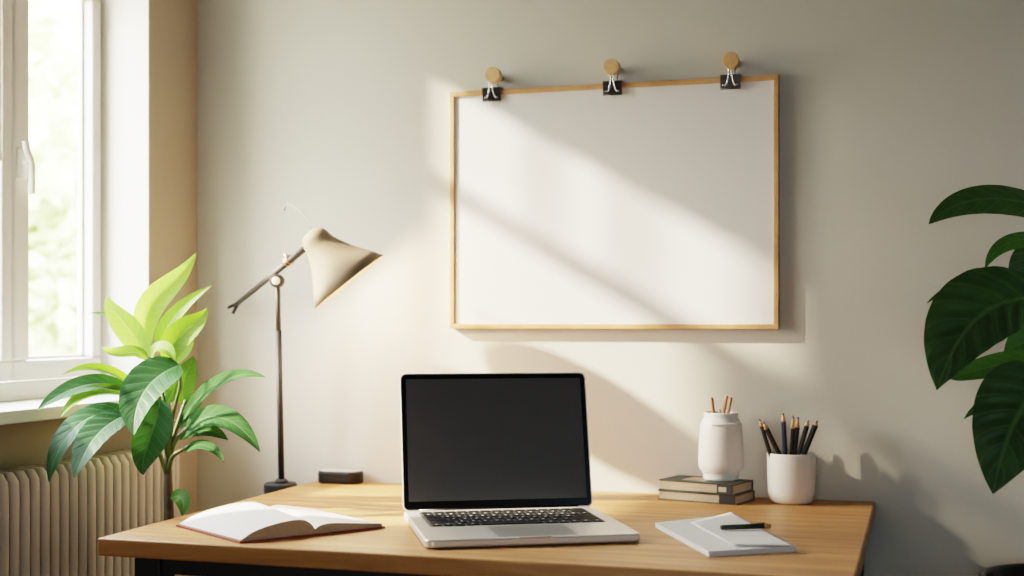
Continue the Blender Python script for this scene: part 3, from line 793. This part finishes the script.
# background, upper crown
L((150, 352), (142, 312), (88, 313), 9, LF_m, 2.66, 2.66, (.2, .7), fold=.3)
L((160, 352), (160, 318), (211, 286), 17, LF_l, 2.66, 2.62, (.2, .5), fold=.35)
L((146, 358), ((132, 292), (172, 298)), (196, 253), 27, LF_y, 2.60, 2.58, (.5, .25), fold=.45)
L((146, 360), ((138, 330), (112, 318)), (107, 295), 27, LF_y, 2.57, 2.54, (-.3, .4), fold=.30, a=.5)
L((168, 366), ((168, 330), (198, 330)), (207, 308), 27, LF_l, 2.63, 2.60, (.4, .3), fold=.4)
L((172, 366), ((180, 348), (190, 345)), (192, 334), 16, LF_l, 2.65, 2.64, (.4, .3), fold=.4)
L((148, 358), ((132, 345), (118, 362)), (102, 347), 19, LF_y, 2.56, 2.50, (-.1, .9), fold=.25)
L((150, 357), ((158, 343), (168, 345)), (175, 361), 17, LF_l, 2.55, 2.50, (.3, .7), fold=.2, a=.5)
# left arching tier
L((142, 394), ((120, 372), (95, 360)), (62, 375), 15, LF_l, 2.55, 2.43, (0, 1.0), fold=.3)
L((134, 393), ((100, 372), (65, 388)), (37, 410), 24, LF_d, 2.53, 2.40, (.1, 1.0), fold=.2)
L((138, 398), ((110, 384), (75, 392)), (61, 417), 18, LF_l, 2.52, 2.40, (-.1, .9), fold=.3)
L((150, 392), ((142, 384), (134, 380)), (130, 372), 16, LF_l, 2.60, 2.58, (.0, .5), fold=.2)
L((132, 412), ((80, 405), (56, 440)), (49, 482), 30, LF_d, 2.52, 2.40, (-.4, .5), fold=.15, quilt=.10)
L((130, 413), ((100, 425), (88, 440)), (74, 478), 38, LF_d, 2.49, 2.38, (-.3, .45), fold=.18, quilt=.12)
# centre
L((160, 399), ((157, 430), (140, 452)), (143, 475), 36, LF_d, 2.57, 2.50, (.25, .05), fold=.22, a=.55, quilt=.06)
L((180, 365), ((152, 374), (131, 398)), (134, 435), 50, LF_d, 2.52, 2.41, (-.15, .75), fold=.22, quilt=.12, a=.5)
L((166, 404), ((178, 385), (176, 385)), (176, 372), 16, LF_m, 2.60, 2.58, (.2, .2), fold=.2)
# right side
L((184, 404), ((178, 380), (190, 372)), (193, 356), 24, LF_m, 2.63, 2.62, (.3, .1), fold=.2)
L((182, 420), ((200, 390), (232, 366)), (265, 377), 17, LF_s, 2.62, 2.52, (.0, .7), fold=.3)
L((186, 430), ((205, 408), (236, 412)), (260, 452), 26, LF_s, 2.60, 2.50, (.2, .6), fold=.2, quilt=.08)
L((180, 440), ((198, 424), (215, 430)), (228, 440), 15, LF_s, 2.62, 2.58, (.0, .6), fold=.25)
L((185, 452), ((198, 438), (216, 446)), (224, 462), 11, LF_s, 2.60, 2.54, (.1, .6), fold=.25)
L((180, 425), ((190, 405), (200, 400)), (204, 382), 14, LF_m, 2.64, 2.63, (.2, .3), fold=.2)
L((177, 428), ((188, 418), (200, 416)), (214, 420), 13, LF_s, 2.63, 2.60, (.1, .6), fold=.2)
L((172, 432), ((160, 425), (152, 430)), (146, 446), 12, LF_s, 2.62, 2.62, (.0, .5), fold=.2)
L((171, 498), ((182, 492), (186, 502)), (182, 516), 17, LF_m, 2.60, 2.57, (.2, .4), fold=.2)

# right plant
rd = 2.36
rp = px(1069, 560, rd); QX, QY = rp.x, rp.y
plant = thing('potted_plant', (QX, QY, 0), 'dark glossy big leaved plant at the right end, rising from a black planter', 'plant')
PH = .645
bm = new(); lathe(bm, [(0, 0), (.105, 0), (.112, .008), (.146, PH-.03), (.152, PH-.025), (.152, PH-.004), (.149, PH), (.141, PH), (.138, PH-.006), (.136, PH-.05), (0, PH-.052)], (0, 0, 1), (QX, QY, 0), 56)
obj('planter', bm, M_planter, plant, smooth=True)
bm = new(); lathe(bm, [(.137, PH-.048), (.07, PH-.040), (0, PH-.038)], (0, 0, 1), (QX, QY, 0), 28); obj('soil', bm, M_soil, plant, smooth=True)
b0 = V((QX, QY, PH-.04))
for (u, v, d, du) in ((1052, 205, 2.36, 30), (1056, 242, 2.40, 26), (1050, 290, 2.28, 30), (1058, 352, 2.34, 24), (1046, 358, 2.22, 30), (1050, 262, 2.42, 34), (1062, 338, 2.42, 20)):
    petiole([b0+V((random.uniform(-.02, .02), random.uniform(-.02, .02), 0)), px(1072+random.uniform(-6, 6), 500, rd), px(u+du*.8, (v+500)/2-20, (d+rd)/2), px(u+8, v-4, d), px(u-4, v, d)], .0042)
L((1062, 216), ((1020, 194), (962, 188)), (929, 224), 39, LF_r, 2.36, 2.26, (.1, .65), fold=-.10, quilt=.05, a=.5, b=.8)
L((1060, 244), ((1030, 234), (996, 236)), (985, 269), 20, LF_r2, 2.40, 2.34, (.1, .7), fold=-.1, quilt=.06, a=.5)
L((1052, 250), ((1030, 250), (1020, 270)), (1024, 296), 36, LF_r, 2.42, 2.42, (-.3, .3), fold=.1, a=.4, b=.6)
L((1056, 298), ((1015, 280), (958, 276)), (927, 303), 15, LF_r, 2.34, 2.30, (.0, .5), fold=.15, a=.5)
L((1056, 302), ((996, 288), (958, 322)), (937, 390), 82, LF_r, 2.28, 2.16, (-.25, .40), fold=.12, quilt=.17, skew=.17, a=.80, b=.95, n=44, k=16, droop=.1)
L((1062, 338), ((1040, 330), (1020, 345)), (1004, 352), 40, LF_r2, 2.42, 2.40, (.0, .2), fold=.1)
L((1058, 358), ((1020, 360), (985, 366)), (950, 379), 27, LF_r2, 2.32, 2.24, (.0, .6), fold=.10, quilt=.08, a=.42, b=.55)
L((1000, 398), ((985, 402), (975, 408)), (964, 419), 9, LF_r2, 2.30, 2.28, (.0, .6), fold=.2)
L((1050, 376), ((1026, 394), (1004, 432)), (993, 494), 92, LF_r, 2.22, 2.12, (-.2, .30), fold=.12, quilt=.09, a=.55, b=.90, n=44, k=16, droop=.1)

# ------------------------------------------------------------------ outside
bm = new(); box(bm, (-30, -25, -3.2), (-.3, 30, -3.02)); tag(obj('lawn', bm, M_grass), 'sunlit green lawn outside beyond the window', 'lawn', kind='stuff')
def tree(x, y, h, r, m, n, label, seed):
    rnd = random.Random(seed)
    t = thing('tree', (x, y, -3), label, 'tree', 'blurred trees outside the window')
    bm = new(); tube(bm, [(x, y, -3), (x+.05, y, -3+h*.25), (x, y+.05, -3+h*.55)], [.09, .07, .03], 10); obj('trunk', bm, M_trunk, t, smooth=True)
    bm = new()
    blobs = [(V((rnd.gauss(0, .45)*r, rnd.gauss(0, .45)*r, rnd.gauss(0, .55)*h*.28)), rnd.uniform(.3, .55)*r) for _ in range(16)]
    for i in range(n):
        c, br = blobs[i % len(blobs)]
        d = V((rnd.gauss(0, 1), rnd.gauss(0, 1), rnd.gauss(0, 1))).normalized()*br*rnd.uniform(.5, 1)
        p = V((x, y, -3+h*.62))+c+d
        s = rnd.uniform(.07, .14)
        q = Matrix.Rotation(rnd.uniform(0, 6.3), 3, V((rnd.gauss(0, 1), rnd.gauss(0, 1), rnd.gauss(0, 1))).normalized())
        vs = [bm.verts.new(p+q @ V((a*s, b*s*.6, c_*s*.2))) for a, b, c_ in ((-1, 0, 0), (0, -1, 1), (1, 0, 0), (0, 1, 1))]
        bm.faces.new(vs)
    obj('foliage', bm, m, t)
tree(CAM.x-.655*8, CAM.y+.845*8, 6.6, 1.0, LF_t1, 5200, 'pale green tree seen blurred through the window glass, nearest of the trees', 3)
tree(CAM.x-.62*13, CAM.y+.86*13, 7.4, 1.5, LF_t2, 4200, 'taller mid green tree farther off beyond the window', 4)
tree(CAM.x-.60*20, CAM.y+.86*20, 8.0, 2.0, LF_t1, 4600, 'pale tree at the right of the window view, behind the others', 5)

# ------------------------------------------------------------------ light
sd = V((2.80, 1.0, -.58*2.80)).normalized()
sl = bpy.data.lights.new('sun', 'SUN'); sl.energy = 18; sl.angle = math.radians(2.2); sl.color = (1, .85, .63)
so = bpy.data.objects.new('sun', sl); COL.objects.link(so); so.rotation_euler = sd.to_track_quat('-Z', 'Y').to_euler(); so.location = (-3, -2, 4)
def area(name, loc, to, sx, sy, e, col, portal=False):
    l = bpy.data.lights.new(name, 'AREA'); l.shape = 'RECTANGLE'; l.size = sx; l.size_y = sy; l.energy = e; l.color = col
    o = bpy.data.objects.new(name, l); COL.objects.link(o); o.location = loc
    o.rotation_euler = (V(to)-V(loc)).to_track_quat('-Z', 'Y').to_euler()
    if portal: l.cycles.is_portal = True
    return o
area('window_portal', (-.155, -.578, 1.51), (1, -.578, 1.51), .76, 1.18, 1, (1, 1, 1), True)
area('room_fill', (2.9, -1.9, 1.2), (2.1, 0, .95), .9, .9, 1.6, (.45, .74, 1.0))
f2 = area('room_fill', (1.35, -3.9, 1.0), (1.0, -.85, .68), 1.0, .8, 1.5, (1.0, .95, .88)); f2.data.spread = math.radians(70)
pl = bpy.data.lights.new('lamp_bulb', 'POINT'); pl.energy = 4; pl.color = (1, .70, .42); pl.shadow_soft_size = .03
po = bpy.data.objects.new('lamp_bulb', pl); COL.objects.link(po); po.location = apex+ax*.128

W = bpy.data.worlds.new('sky'); S.world = W; W.use_nodes = True; nt = W.node_tree
bg = nt.nodes['Background']; tc = nt.nodes.new('ShaderNodeTexCoord'); sp = nt.nodes.new('ShaderNodeSeparateXYZ')
rp_ = nt.nodes.new('ShaderNodeValToRGB'); nt.links.new(tc.outputs['Generated'], sp.inputs[0]); nt.links.new(sp.outputs['Z'], rp_.inputs[0])
e = rp_.color_ramp.elements; e[0].position = 0; e[0].color = (.92, .85, .71, 1); e[1].position = .9; e[1].color = (.84, .90, 1, 1)
q = rp_.color_ramp.elements.new(.12); q.color = (1, .935, .82, 1)
nt.links.new(rp_.outputs[0], bg.inputs[0]); bg.inputs[1].default_value = 23

vs = S.view_settings
vs.view_transform = 'Filmic'; vs.look = 'Medium High Contrast'; vs.exposure = 0.9; vs.gamma = 1
S.cycles.max_bounces = 10; S.cycles.diffuse_bounces = 6; S.cycles.transparent_max_bounces = 12
S.cycles.sample_clamp_indirect = 6
S.cycles.caustics_reflective = False; S.cycles.caustics_refractive = False
S.cycles.use_denoising = True
